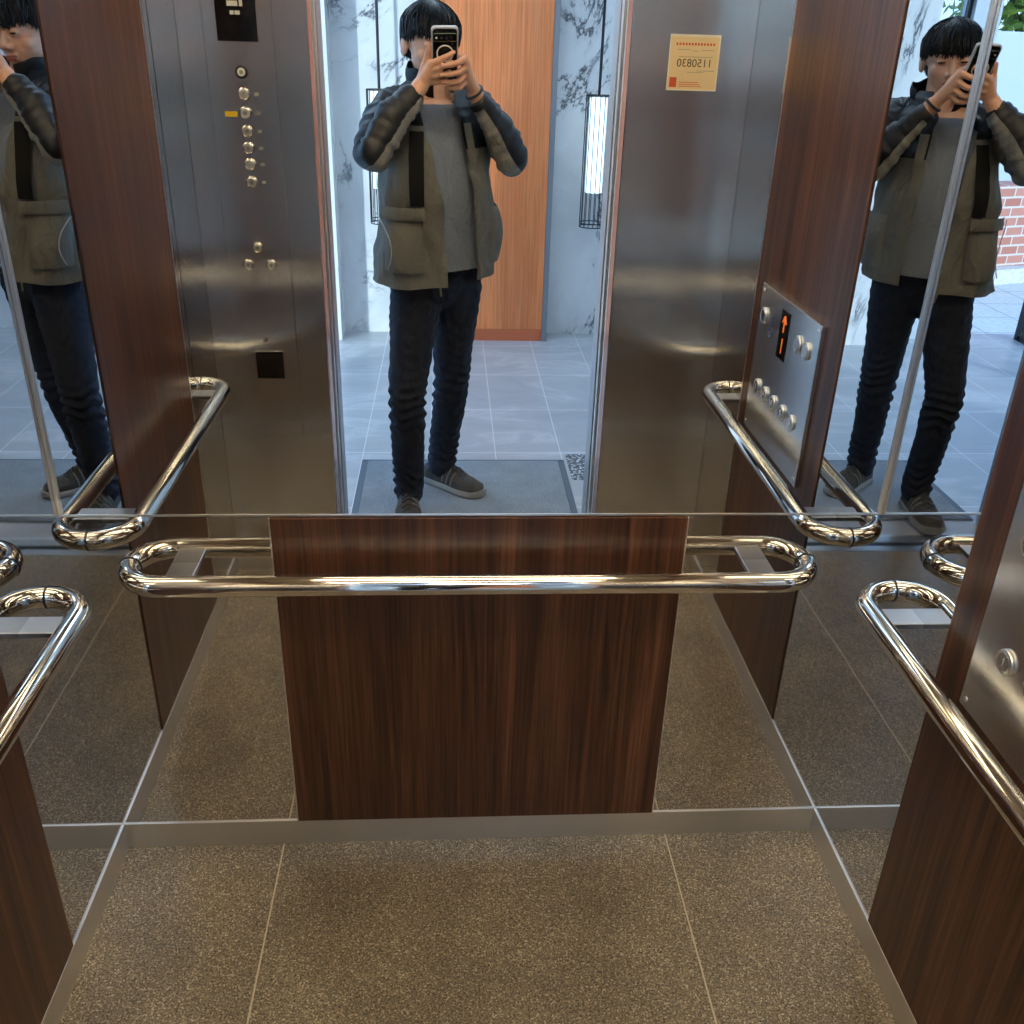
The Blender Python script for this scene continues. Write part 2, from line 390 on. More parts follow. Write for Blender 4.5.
# ------------------------------------------------------------------ control column left of the doorway
FX, FZ, FN = V((-1, 0, 0)), V((0, 0, 1)), V((0, 1, 0))     # writing directions on the front wall
yf = -DP
t = thing('control_panel', 'tall steel button column with black display beside the doorway', 'control panel', (-.595, yf, .47))
bm = bmesh.new(); box(bm, (-.683, yf, .47), (-.507, yf+.004, 2.15), .0012); finish(bm, 'faceplate', M['steel_brushed'], t, smooth=False)
yp = yf+.004
bm = bmesh.new(); box(bm, (-.648, yp-.001, 1.554), (-.546, yp+.0015, 1.83), .0006); d = finish(bm, 'display', M['black'], t, smooth=False)
bm = bmesh.new()
for x0, x1, z0, z1 in ((-.617, -.590, 1.634, 1.646), (-.586, -.578, 1.634, 1.65), (-.611, -.601, 1.615, 1.624), (-.599, -.586, 1.615, 1.624)): box(bm, (x0, yp+.001, z0), (x1, yp+.0022, z1))
finish(bm, 'lettering', M['whitetext'], d, smooth=False)
def button(x, z, r, label=None, center=None, white_cap=False):
    bm = bmesh.new(); disc(bm, (x, yp, z), FN, r, .006, 24, .002); b = finish(bm, 'button', M['white'] if white_cap else M['steel_trim'], t)
    bm = bmesh.new(); ring(bm, (x, yp+.002, z), FN, r+.001, .0026 if not white_cap else .004)
    finish(bm, 'button_ring', M['dark'] if white_cap else M['chrome'], b)
    bm = bmesh.new(); disc(bm, (x, yp+.006, z), FN, r*.42, .0008, 16)
    finish(bm, 'button_mark', M['greytext'], b)
    return b
button(-.595, 1.483, .0115, white_cap=True)  # intercom button: plain white plastic cap in a black ring
for z in (1.431, 1.385, 1.340, 1.298, 1.257, 1.211):
    button(-.594, z, .0125)
for x, z in ((-.594, 1.037), (-.624, .989), (-.560, .989)): button(x, z, .0115)
for z in (1.431, 1.385, 1.340, 1.298, 1.257, 1.211):
    bm = bmesh.new(); box(bm, (-.567, yp, z-.0040), (-.556, yp+.0005, z+.0040)); finish(bm, 'engraved_mark', M['greytext'], t, smooth=False)
bm = bmesh.new(); box(bm, (-.648, yp, 1.375), (-.616, yp+.001, 1.388), .0004); finish(bm, 'yellow_sticker', M['yellow'], t, smooth=False)
bm = bmesh.new(); disc(bm, (-.595, yp, .773), FN, .009, .004, 20, .001); finish(bm, 'key_switch', M['chrome'], t)
bm = bmesh.new(); box(bm, (-.631, yp, .650), (-.546, yp+.002, .738), .0008); sp_ = finish(bm, 'service_flap', M['steel_brushed'], t, smooth=False)
bm = bmesh.new(); box(bm, (-.628, yp+.002, .654), (-.549, yp+.0028, .735)); finish(bm, 'flap_face', newmat('dark_steel', (.10, .095, .085, 1), .2, 1)[0], sp_, smooth=False)

# paper notice right of the doorway
t = thing('notice_sign', 'small cream paper notice reading 1150830 stuck on the steel beside the doorway', 'notice', (.59, yf, 1.468))
bm = bmesh.new(); box(bm, (.524, yf, 1.468), (.657, yf+.0008, 1.602)); finish(bm, 'sheet', M['paper'], t, smooth=False)
bm = bmesh.new(); box(bm, (.523, yf+.0008, 1.597), (.658, yf+.0014, 1.603)); box(bm, (.523, yf+.0008, 1.468), (.658, yf+.0012, 1.471))
for x in (.523, .655): box(bm, (x, yf+.0008, 1.468), (x+.003, yf+.0012, 1.6))
finish(bm, 'white_edge', M['paperwhite'], t, smooth=False)
yn = yf+.0009
bm = bmesh.new(); text_bm(bm, '1150830', (.593, yn, 1.534), FX, FZ, .0275, .0004); finish(bm, 'number', M['olive_print'], t, smooth=False)
bm = bmesh.new()
for k in range(13): box(bm, (.540+k*.0082, yn, 1.577), (.545+k*.0082, yn+.0004, 1.583))
finish(bm, 'red_heading', M['red'], t, smooth=False); bm = bmesh.new()
for k in range(3): box(bm, (.556, yn, 1.4775+k*.005), (.618-k*.005, yn+.0004, 1.479+k*.005))
finish(bm, 'red_print', M['red'], t, smooth=False)
bm = bmesh.new(); box(bm, (.530, yn, 1.476), (.549, yn+.0004, 1.500)); finish(bm, 'red_stamp', M['red'], t, smooth=False)
bm = bmesh.new()
for x0, x1, z in ((.545, .58, 1.566), (.585, .60, 1.563), (.61, .645, 1.565), (.55, .64, 1.549), (.60, .648, 1.516), (.575, .62, 1.512)): box(bm, (x0, yn, z), (x1, yn+.0003, z+.0013))
finish(bm, 'small_print', M['greytext'], t, smooth=False)

# ------------------------------------------------------------------ horizontal control plate on the right wall
SXd, SNd = V((0, -1, 0)), V((-1, 0, 0))
xw = HW-.003; xp = xw-.011
t = thing('control_panel', 'wide steel button plate with small orange display on the right wall\'s wood panel', 'control panel', (xw, -.60, .66))
bm = bmesh.new(); box(bm, (xw, -.395, .665), (xp, -.812, 1.045), .0015); finish(bm, 'faceplate', M['steel_plate'], t, smooth=False)
bm = bmesh.new(); box(bm, (xp+.001, -.585, .905), (xp-.0015, -.645, 1.020), .0005); d = finish(bm, 'display', M['black'], t, smooth=False)
bm = bmesh.new(); text_bm(bm, '1', (xp-.0017, -.613, .935), SXd, FZ, .052, .0004)
yc, zc = -.615, .990
for (y0, z0), (y1, z1) in (((0, -.020), (0, .018)), ((-.013, .002), (0, .018)), ((.013, .002), (0, .018))):
    tube(bm, [(xp-.0018, yc+y0, zc+z0), (xp-.0018, yc+y1, zc+z1)], .0022, 8)
finish(bm, 'led_digits', M['led'], d, smooth=False)
def button2(y, z, r, ch=None):
    bm = bmesh.new(); disc(bm, (xp, y, z), SNd, r, .006, 24, .002); b = finish(bm, 'button', M['steel_plate'], t)
    bm = bmesh.new(); ring(bm, (xp-.003, y, z), SNd, r+.001, .0032); finish(bm, 'button_ring', M['steel_trim'], b)
    if ch:
        bm = bmesh.new(); text_bm(bm, ch, (xp-.0062, y, z), SXd, FZ, .017, .0004); finish(bm, 'button_digit', M['whitetext'], b, smooth=False)
for k, y in enumerate((-.474, -.543, -.610, -.676, -.740)): button2(y, .795, .0150, str(k+1))
for y in (-.455, -.510): button2(y, .972, .0165)
button2(-.765, .972, .0165)
bm = bmesh.new()
ring(bm, (xp-.0004, -.710, .944), SNd, .012, .0014); tube(bm, [(xp-.0006, -.705, .985), (xp-.0006, -.708, .962), (xp-.0006, -.722, .962)], .0018, 8)
for y in (-.693, -.703, -.713): disc(bm, (xp, y, 1.0-(.7+y)*.3), SNd, .002, .0006, 8)
finish(bm, 'wheelchair_symbol', newmat('violet_print', srgb(84, 86, 130), .5)[0], t)
for y in (-.410, -.797):
    for z in (.68, 1.03):
        bm = bmesh.new(); disc(bm, (xp, y, z), SNd, .004, .001, 12); finish(bm, 'screw', M['steel_trim'], t)

# ------------------------------------------------------------------ doorway
bm = bmesh.new()
box(bm, (-OP-.05, -DP-.085, -.04), (OP+.05, -DP-.125, .002), .001)
for k in range(3): box(bm, (-OP, -DP-.088-k*.012, .002), (OP, -DP-.092-k*.012, .0035))
tag(finish(bm, 'door_sill', M['sill'], smooth=False, loc=(0, -DP-.1, 0)), 'grooved aluminium sill at the cabin edge of the doorway', 'door sill')
bm = bmesh.new()
box(bm, (-OP-.05, -DP-.155, -.04), (OP+.05, -DP-.215, .002), .001)
for k in range(4): box(bm, (-OP, -DP-.160-k*.012, .002), (OP, -DP-.164-k*.012, .0035))
tag(finish(bm, 'door_sill', M['sill'], smooth=False, loc=(0, -DP-.18, 0)), 'grooved aluminium sill at the lobby edge of the doorway', 'door sill')
slab('floor_shaft_gap', (-.6, -DP-.125, -.06), (.6, -DP-.155, -.03), M['dark'])
n = 0
for s in (-1, 1):
    n += 1
    bm = bmesh.new(); box(bm, (s*(OP+.003), -DP-.090, .006), (s*(OP+.42), -DP-.118, OH), .001); box(bm, (s*(OP+.003), -DP-.172, .006), (s*(OP+.42), -DP-.205, OH), .001)
    struct(finish(bm, 'door_%d' % n, M['steel_trim'], smooth=False))
    slab('trim_%d' % (7+n), (s*(OP), -DP-.215, 0), (s*(OP+.03), -DP-.31, 2.2), M['jamb'])
slab('trim_10', (-OP-.03, -DP-.215, OH), (OP+.03, -DP-.31, 2.2), M['steel_polished'])
slab('trim_11', (-.9, -DP-.05, OH+.02), (.9, -DP-.215, OH+.24), M['dark'])
for i, s in enumerate((-1, 1)): slab('trim_%d' % (12+i), (s*.86, -DP-.05, -.04), (s*.9, -DP-.215, OH+.24), M['dark'])

# ------------------------------------------------------------------ lobby
LX0, LX1, LY0, LY1, LH = -2.0, 2.3, -1.49, -4.05, 2.75
slab('floor_lobby', (LX0-.1, -DP-.215, -.06), (LX1, LY1-.1, 0), M['lobby_floor'])
slab('ceiling_lobby', (LX0-.1, -DP-.24, LH), (LX1+.1, LY1-.3, LH+.1), M['lobby_ceiling'])
bm = bmesh.new()
for s, x in ((-1, LX0-.1), (1, LX1+.1)): box(bm, (s*(OP+.03), LY0, 0), (x, LY0+.06, LH))
box(bm, (-OP-.03, LY0, 2.2), (OP+.03, LY0+.06, LH))
struct(finish(bm, 'wall_lobby_front', M['marble'], smooth=False))
slab('wall_lobby_back', (-.98, LY1, 0), (LX1+.1, LY1-.15, LH), M['marble'])
slab('wall_lobby_right', (LX1, LY0, 0), (LX1+.1, LY1, LH), M['marble'])
slab('wall_lobby_pillar', (-1.0, -3.86, 0), (-.68, LY1-.15, LH), M['marble'])
# side glazing towards the street
bm = bmesh.new()
for y in (-1.52, -2.75, -4.0): box(bm, (LX0-.03, y-.03, 0), (LX0+.03, y+.03, LH))
box(bm, (LX0-.03, -1.49, LH-.06), (LX0+.03, -4.0, LH)); box(bm, (LX0-.03, -1.49, 0), (LX0+.03, -4.0, .03))
w1 = struct(finish(bm, 'window_1', M['frame_dark'], smooth=False))
bm = bmesh.new(); box(bm, (LX0-.004, -1.55, .03), (LX0+.004, -3.97, LH-.06)); finish(bm, 'pane', M['glass'], w1, smooth=False)
# end glazing beside the entrance
bm = bmesh.new()
for x in (-1.0, -1.235): box(bm, (x-.010, -4.03, 0), (x+.010, -4.06, LH))
box(bm, (-1.0, -4.02, LH-.05), (-1.24, -4.08, LH))
w2 = struct(finish(bm, 'window_2', M['frame_dark'], smooth=False))
bm = bmesh.new(); box(bm, (-1.0, -4.046, .02), (-1.235, -4.054, LH-.05)); finish(bm, 'pane', M['glass'], w2, smooth=False)
slab('wall_entrance_post', (-1.25, -4.0, 0), (-1.40, -4.14, LH), M['paint'])
slab('wall_entrance_header', (-1.25, -4.0, 2.2), (LX0-.03, -4.14, LH), M['paint'])

# orange veneer feature panel with kickboard and edge strip
t = thing('feature_panel', 'tall orange wood veneer panel on the lobby wall behind the person', 'wall panel', (.18, -3.95, 0))
bm = bmesh.new(); box(bm, (-.142, -3.88, .07), (.482, LY1+.002, 2.6), .001); finish(bm, 'veneer', M['orange'], t, smooth=False)
bm = bmesh.new(); box(bm, (-.142, -3.882, .0), (.482, LY1+.002, .069)); finish(bm, 'kickboard', M['kick'], t, smooth=False)
bm = bmesh.new()
for x0, x1 in ((.483, .512), (-.172, -.143)): box(bm, (x0, -3.872, 0), (x1, LY1+.002, 2.6), .001)
finish(bm, 'edge_strip', M['grey_edge'], t, smooth=False)

# wire-cage pendant lamps
def lamp(cx, cy, label):
    t = thing('pendant_lamp', label, 'lamp', (cx, cy, .66), 'wire cage pendant lamps')
    z0, z1, R = .655, 1.335, .068
    bm = bmesh.new(); tube(bm, [(cx, cy, z1), (cx, cy, LH)], .0075, 10); finish(bm, 'rod', M['dark'], t)
    bm = bmesh.new()
    for k in range(16):
        a = 2*PI*k/16; x, y = cx+R*math.cos(a), cy+R*math.sin(a); tube(bm, [(x, y, z0), (x, y, z1)], .0021, 6)
    for z in (z0, z0+.02, z1): ring(bm, (cx, cy, z), (0, 0, 1), R, .0028)
    disc(bm, (cx, cy, z1-.002), (0, 0, 1), R, .006)
    finish(bm, 'wire_cage', M['frame_dark'], t)
    bm = bmesh.new(); tube(bm, [(cx, cy, z1-.01), (cx, cy, .84)], .047, 28); finish(bm, 'glass_tube', M['lamp_glow'], t)
lamp(-.425, -3.93, 'black wire cage pendant lamp left of the orange panel, partly behind the person')
lamp(.745, -3.93, 'black wire cage pendant lamp right of the orange panel')
for x in (-1.2, .1, 1.4):
    t = thing('ceiling_light', {-1.2: 'square cool ceiling light near the street glazing', .1: 'square cool ceiling light in front of the elevator', 1.4: 'square cool ceiling light far from the street'}[x], 'light', (x, -2.8, LH), 'lobby ceiling lights')
    bm = bmesh.new(); box(bm, (x-.30, -2.5, LH-.02), (x+.30, -3.1, LH-.001), .003); finish(bm, 'housing', M['white'], t, smooth=False)
    bm = bmesh.new(); box(bm, (x-.27, -2.53, LH-.024), (x+.27, -3.07, LH-.02)); finish(bm, 'diffuser', M['lobby_light'], t, smooth=False)
# mat
t = thing('floor_mat', 'grey entrance mat with dark border that the person stands on', 'mat', (0, -1.82, 0))
bm = bmesh.new(); box(bm, (-.395, -1.545, .0), (.395, -2.075, .008), .002); finish(bm, 'pile', M['mat'], t, smooth=False)
bm = bmesh.new()
for s in (-1, 1): box(bm, (s*.395, -1.53, 0), (s*.42, -2.09, .007), .002)
for y in (-1.53, -2.075): box(bm, (-.42, y, 0), (.42, y-.015, .007), .002)
finish(bm, 'border', newmat('blue_grey_rubber', srgb(84, 94, 106), .6)[0], t, smooth=False)
bm = bmesh.new(); box(bm, (.435, -1.90, -.001), (.62, -2.16, .0025), .001)
tag(finish(bm, 'pebble_tile', M['pebble'], smooth=False, loc=(.52, -2.0, 0)), 'speckled pebble tile set in the floor to the side of the mat', 'floor tile')

# ------------------------------------------------------------------ outdoors
slab('ground', (-14, 6, -.12), (14, -22, -.062), M['paving'])
def wallseg(name, label, cat, a, b, h, th, mat, z0=-.06, par=None):
    a, b = V(a), V(b); d = (b-a).normalized(); n_ = V((-d.y, d.x, 0))*th/2
    bm = bmesh.new(); vs = [bm.verts.new(p) for p in (a-n_, b-n_, b+n_, a+n_)]; f = bm.faces.new(vs)
    r = bmesh.ops.extrude_face_region(bm, geom=[f]); bmesh.ops.translate(bm, verts=[v for v in r['geom'] if isinstance(v, bmesh.types.BMVert)], vec=(0, 0, h))
    bmesh.ops.translate(bm, verts=bm.verts, vec=(0, 0, z0)); bmesh.ops.recalc_face_normals(bm, faces=bm.faces)
    if par: return finish(bm, name, mat, par, smooth=False)
    return tag(finish(bm, name, mat, smooth=False, loc=((a.x+b.x)/2, (a.y+b.y)/2, z0)), label, cat)
pw = wallseg('planter_wall', 'low red brick planter wall outdoors beyond the entrance', 'brick wall', (-.6, -5.3, 0), (-6.5, -7.3, 0), .75, .25, M['brick'])
wallseg('kerb', 'pale stone kerb along the foot of the brick planter wall', 'kerb', (-.6, -5.12, 0), (-6.5, -7.12, 0), .12, .12, M['paving'], par=pw)
wallseg('boundary_wall', 'pale rendered boundary wall outdoors behind the brick planter', 'wall', (1.5, -8.6, 0), (-9, -10.2, 0), 1.9, .2, M['paint'])
m, nt, b = newmat('sunny_leaves', rough=.6); v = coords(nt)
c = ramp(nt, noise_(nt, v, 7, 4, .6), [(.3, srgb(70, 104, 30)), (.7, srgb(160, 176, 60))]); nt.links.new(c, b.inputs['Base Color']); M['leaf'] = m
M['bark'] = newmat('bark', srgb(90, 74, 60), .9)[0]
def tree(x, y, h, r, label):
    t = thing('tree', label, 'tree', (x, y, -.06), None)
    bm = bmesh.new(); tube(bm, [(x, y, -.06), (x+.05, y, h*.4), (x, y+.05, h*.75)], [.12, .09, .04], 10)
    for k in range(5):
        a = k*1.3; tube(bm, [(x, y, h*.4), (x+r*.5*math.cos(a), y+r*.5*math.sin(a), h*.75)], [.05, .02], 6)
    finish(bm, 'trunk', M['bark'], t)
    bm = bmesh.new()
    for k in range(2600):
        a = random.random()*2*PI; u = random.uniform(-1, 1); q = random.random()**.4*r
        c = V((x+q*math.cos(a)*math.sqrt(1-u*u), y+q*math.sin(a)*math.sqrt(1-u*u), h*.68+q*u*.9))
        A = V([random.gauss(0, 1) for _ in range(3)]).normalized(); B = A.orthogonal().normalized(); L = random.uniform(.07, .13)
        vs = [bm.verts.new(c+A*L), bm.verts.new(c+B*L*.45), bm.verts.new(c-A*L), bm.verts.new(c-B*L*.45)]; bm.faces.new(vs)
    finish(bm, 'foliage', M['leaf'], t, smooth=False)
tree(-1.5, -10.5, 4.4, 1.7, 'sunlit green tree outdoors behind the pale boundary wall')
tree(-6.2, -12.2, 4.0, 1.3, 'smaller sunlit tree outdoors further along the boundary wall')

#PERSON_BEGIN
# ------------------------------------------------------------------ the person taking the picture, and the phone
f_, pit, yaw, rol = 941.4627, .4604, .0737, .0306
fw = V((math.sin(yaw)*math.cos(pit), math.cos(yaw)*math.cos(pit), -math.sin(pit)))
r_ = V((math.cos(yaw), -math.sin(yaw), 0)); u_ = r_.cross(fw)
PR = r_*math.cos(rol)+u_*math.sin(rol); PU = -r_*math.sin(rol)+u_*math.cos(rol); PN = fw
PO = V((-.070, -1.553, 1.584))+PN*.010            # middle of the camera bar on the phone's back
def PP(x, v, n_): return PO+PR*x+PU*v+PN*n_
def rrect(w, h, r, k=6):
    out = []
    for cx_, cy_, a0 in ((w-r, h-r, 0), (-w+r, h-r, PI/2), (-w+r, -h+r, PI), (w-r, -h+r, 1.5*PI)):
        for i in range(k+1): a = a0+PI/2*i/k; out.append((cx_+r*math.cos(a), cy_+r*math.sin(a)))
    return out
def plate(bm, cx_, cv, w, h, r, n0, n1, mi=0, inset=.001):
    P_ = rrect(w, h, r); layers = []
    for n_, s in ((n0, 1), (n1-inset*(1 if n1 > n0 else -1), 1), (n1, 1-inset/min(w, h))):
        layers.append([bm.verts.new(PP(cx_+x*s, cv+y*s, n_)) for x, y in P_])
    for A, B in zip(layers, layers[1:]):
        for k in range(len(A)): bm.faces.new((A[k], A[(k+1) % len(A)], B[(k+1) % len(A)], B[k])).material_index = mi
    bm.faces.new(layers[0][::-1]).material_index = mi; bm.faces.new(layers[-1]).material_index = mi
t = thing('phone', 'black smartphone in a light grey rimmed case held up in both hands', 'phone', PP(0, -.052, -.01))
bm = bmesh.new(); plate(bm, 0, -.052, .0395, .0805, .011, -.013, -.001); finish(bm, 'case', newmat('silver_case', srgb(178, 180, 184), .35)[0], t)
bm = bmesh.new(); plate(bm, 0, -.052, .0355, .0765, .009, -.002, .0003, inset=.0003); finish(bm, 'back', newmat('green_black_glass', srgb(16, 22, 20), .12)[0], t)
bm = bmesh.new(); plate(bm, 0, 0, .0355, .0128, .007, .0, .0022); finish(bm, 'bar_rim', newmat('grey_green_rim', srgb(96, 112, 106), .3, .8)[0], t)
bm = bmesh.new(); plate(bm, 0, 0, .0345, .0112, .006, .0, .003); cb = finish(bm, 'camera_bar', M['black'], t)
for x in (-.010, .004, .018):
    bm = bmesh.new(); disc(bm, PP(x, 0, .0028), PN, .0048, .001, 20); finish(bm, 'lens', newmat('lens_glass', (.02, .02, .03, 1), .05)[0] if x < -.005 else bpy.data.materials['lens_glass'], cb)
bm = bmesh.new(); disc(bm, PP(-.025, 0, .0028), PN, .003, .001, 16); finish(bm, 'flash', M['white'], cb)
bm = bmesh.new(); ring(bm, PP(0, -.047, .001), PN, .0235, .0021, 40); finish(bm, 'ring_magnet', M['white'], t)
bm = bmesh.new(); plate(bm, 0, -.052, .036, .077, .008, -.0125, -.0138, inset=.0003); finish(bm, 'screen', M['black'], t)

TH = math.radians(36); CT, ST = math.cos(TH), math.sin(TH); RB = Matrix.Rotation(-TH, 3, 'Z')
def CB(z): return V((crv(z, [(.80, -.112), (1.05, -.102), (1.40, -.105)]), crv(z, [(.80, -1.680), (1.10, -1.715), (1.35, -1.79), (1.47, -1.84)]), z))
def BW(x, y, z): c = CB(z); return V((c.x+x*CT+y*ST, c.y-x*ST+y*CT, z))
per = thing('person', 'black-haired person in an open olive and navy jacket holding a phone up', 'person', (-.12, -1.70, .008))
# head frame
HS = 1.065; HC = V((-.116, -1.862, 1.570)); HR = Matrix.Rotation(math.radians(-20), 3, 'Z') @ Matrix.Rotation(math.radians(-7), 3, 'X') @ Matrix.Rotation(math.radians(3), 3, 'Y')
def H(x, y, z): return HC+HR @ (V((x, y, z))*HS)
b_ = bmesh.new()
E_ = lambda c, r: ellipsoid(b_, H(*c), [q_*HS for q_ in r], HR, 24)
E_((0, -.004, .018), (.074, .095, .086)); E_((0, .020, -.035), (.063, .066, .074)); E_((0, .030, -.078), (.046, .048, .038))
E_((0, .060, -.104), (.019, .017, .015))
for s in (-1, 1):
    E_((s*.038, .046, -.032), (.024, .028, .026)); E_((s*.032, .079, -.003), (.016, .011, .010))
    ellipsoid(b_, H(s*.080, -.008, -.018), (.009, .019, .031), HR @ Matrix.Rotation(s*.35, 3, 'Z'), 18)
    capsule(b_, H(s*.012, .082, .016), H(s*.044, .072, .014), .010, .008)
    capsule(b_, H(s*.011, .090, -.041), H(s*.011, .094, -.041), .008, .008)
capsule(b_, H(0, .082, .004), H(0, .100, -.035), .008, .0115)
capsule(b_, H(-.017, .083, -.063), H(.017, .083, -.063), .0058, .0058); capsule(b_, H(-.014, .082, -.073), H(.014, .082, -.073), .0065, .0065)
chain(b_, [(-.110, -1.868, 1.53), (-.105, -1.855, 1.45), (-.103, -1.835, 1.38)], [.050, .050, .056])
# torso, legs
for c, r in ((BW(0, -.01, 1.27), (.150, .095, .14)), (BW(0, 0, 1.08), (.130, .088, .17)), (BW(0, 0, .89), (.140, .090, .11))): ellipsoid(b_, c, r, RB)
SHL, ELL, WRL = V((-.232, -1.705, 1.378)), V((-.282, -1.520, 1.266)), V((-.143, -1.590, 1.448))
SHR, ELR, WRR = V((.025, -1.895, 1.375)), V((.140, -1.735, 1.232)), V((.020, -1.640, 1.430))
chain(b_, [(-.11, -1.83, 1.37), SHL, ELL, WRL], [.050, .044, .034, .0255]); chain(b_, [(-.09, -1.84, 1.37), SHR, ELR, WRR], [.050, .044, .034, .0255])
HPL, KNL, ANL = V((-.167, -1.632, .84)), V((-.203, -1.548, .48)), V((-.208, -1.600, .10))
HPR, KNR, ANR = V((-.035, -1.735, .84)), V((-.052, -1.765, .46)), V((-.088, -1.840, .10))
chain(b_, [HPL, KNL, ANL], [.075, .050, .036]); chain(b_, [HPR, KNR, ANR], [.075, .050, .036])
chain(b_, [ANL+V((0, 0, -.05)), (-.205, -1.48, .038)], [.026, .018]); chain(b_, [ANR+V((0, 0, -.05)), (.0, -1.775, .038)], [.026, .018])
# hands, in the phone's frame
def hand(wrist, fingers, thumb, heel):
    for mcp, pip, tip in fingers:
        m_, p_, t_ = PP(*mcp), PP(*pip), PP(*tip)
        chain(b_, [wrist, m_], [.019, .0125]); dip = p_.lerp(t_, .5)+PN*.0035
        chain(b_, [m_, p_, dip, t_], [.0105, .0092, .0084, .0070], 12)
    chain(b_, [wrist, PP(*heel), PP(*thumb[0]), PP(*thumb[1]), PP(*thumb[2])], [.021, .019, .0135, .0105, .0080], 12)
hand(WRL, [((-.040, -.072, .012), (-.018, -.056, .020), (.024, -.037, .013)), ((-.044, -.092, .013), (-.020, -.080, .022), (.020, -.066, .014)),
           ((-.048, -.112, .011), (-.024, -.104, .020), (.012, -.096, .013)), ((-.050, -.130, .006), (-.028, -.127, .015), (.004, -.122, .010))],
     [(-.060, -.088, -.006), (-.052, -.060, -.010), (-.046, -.032, -.008)], (-.066, -.120, .0))
hand(WRR, [((.056, -.056, .016), (.036, -.056, .037), (-.009, -.068, .034)), ((.060, -.080, .016), (.038, -.085, .040), (-.013, -.095, .033)),
           ((.062, -.103, .013), (.038, -.112, .038), (-.009, -.120, .029)), ((.062, -.124, .008), (.042, -.136, .031), (.004, -.141, .022))],
     [(.066, -.095, -.008), (.050, -.070, -.020), (.026, -.056, -.024)], (.070, -.118, .0))
m, nt, b = newmat('skin', rough=.48); v = coords(nt)
c = ramp(nt, noise_(nt, v, 18, 4, .6), [(.3, srgb(216, 160, 130)), (.7, srgb(234, 184, 154))]); nt.links.new(c, b.inputs['Base Color'])
b.inputs['Subsurface Weight'].default_value = .08; b.inputs['Subsurface Radius'].default_value = (.008, .003, .002); M['skin'] = m
body = finish(remesh(b_, .0032, 3), 'body', M['skin'], per, angle=180)
# face details
M['eye'] = newmat('dark_eye', (.02, .014, .01, 1), .2)[0]; M['brow'] = newmat('eyebrow', srgb(40, 32, 28), .8)[0]
for s in (-1, 1):
    bm = bmesh.new(); ellipsoid(bm, H(s*.032, .0878, -.005), (.0125, .0035, .0032), HR, 14); finish(bm, 'eye', M['eye'], per)
    bm = bmesh.new(); capsule(bm, H(s*.018, .0930, .020), H(s*.048, .0790, .021), .0038, .0024, 8); finish(bm, 'eyebrow', M['brow'], per)
bm = bmesh.new(); capsule(bm, H(-.018, .0868, -.0640), H(.018, .0868, -.0640), .0035, .0035, 10); capsule(bm, H(-.014, .0868, -.0722), H(.014, .0868, -.0722), .0042, .0042, 10)
finish(bm, 'lips', newmat('lips', srgb(180, 104, 92), .45)[0], per)
# hair
M['hair'] = newmat('black_hair', srgb(22, 22, 26), .5, 0, .25)[0]
bm = bmesh.new()
hx, hy, hz = .088, .108, .086; hc = (0, -.010, .024)
def eend(th):                                   # how low the hair reaches: front fringe, sides over the ears, nape
    s = math.sin(th)
    return crv(s, [(-1, -.066), (-.3, -.036), (.05, .004), (.45, .002), (.72, .022), (1, .016)])
NT, NE = 72, 16; rows = []
for j in range(NE+1):
    row = []
    for i in range(NT):
        th = 2*PI*i/NT; ze = eend(th)
        e = PI/2*(1-j/NE*1.0)
        z = hz*math.sin(e); k = math.cos(e)
        if j > NE*.6: q = (j-NE*.6)/(NE*.4); z = hz*math.sin(PI/2*.4)*(1-q)+(ze-hc[2])*q; k = math.cos(PI/2*.4)*(1-q)+q*(.985-.13*max(0, .25-math.sin(th)))
        w_ = 1+.02*noise.noise(V((math.cos(th)*3, math.sin(th)*3, j*.3)))
        row.append(bm.verts.new(H(hc[0]+hx*k*math.cos(th)*w_, hc[1]+hy*k*math.sin(th)*w_, hc[2]+z)))
    rows.append(row)
for A, B in zip(rows, rows[1:]):
    for i in range(NT): bm.faces.new((A[i], B[i], B[(i+1) % NT], A[(i+1) % NT]))
inner = []
for i in range(NT):                            # turn the rim inwards so the hair has thickness
    th = 2*PI*i/NT; inner.append(bm.verts.new(H(hc[0]+(hx-.020)*math.cos(th), hc[1]+(hy-.022)*math.sin(th), eend(th)+.03)))
for i in range(NT): bm.faces.new((rows[-1][i], inner[i], inner[(i+1) % NT], rows[-1][(i+1) % NT]))
random.seed(3)
for k in range(520):
    th = random.random()*2*PI; e0 = random.uniform(.18, 1.45); tw = random.uniform(-.22, .22); lift = 1+random.uniform(.0, .05)
    ze = eend(th+tw)+random.uniform(-.014, .012); pts = []
    for q in range(8):
        u = q/7; e = e0*(1-u)
        z = hz*math.sin(e)*(1-u**2)+(ze-hc[2])*u**2; kk = math.cos(e)*(1-(.03+.13*max(0, .25-math.sin(th)))*u*u); a = th+tw*u
        pts.append(H(hc[0]+hx*kk*lift*math.cos(a), hc[1]+hy*kk*lift*math.sin(a), hc[2]+z))
    rr_ = random.uniform(.0030, .0054); tube(bm, pts, [rr_*s for s in (.5, .9, 1, 1, .95, .8, .5, .12)], 5)
finish(bm, 'hair', M['hair'], per, angle=70)

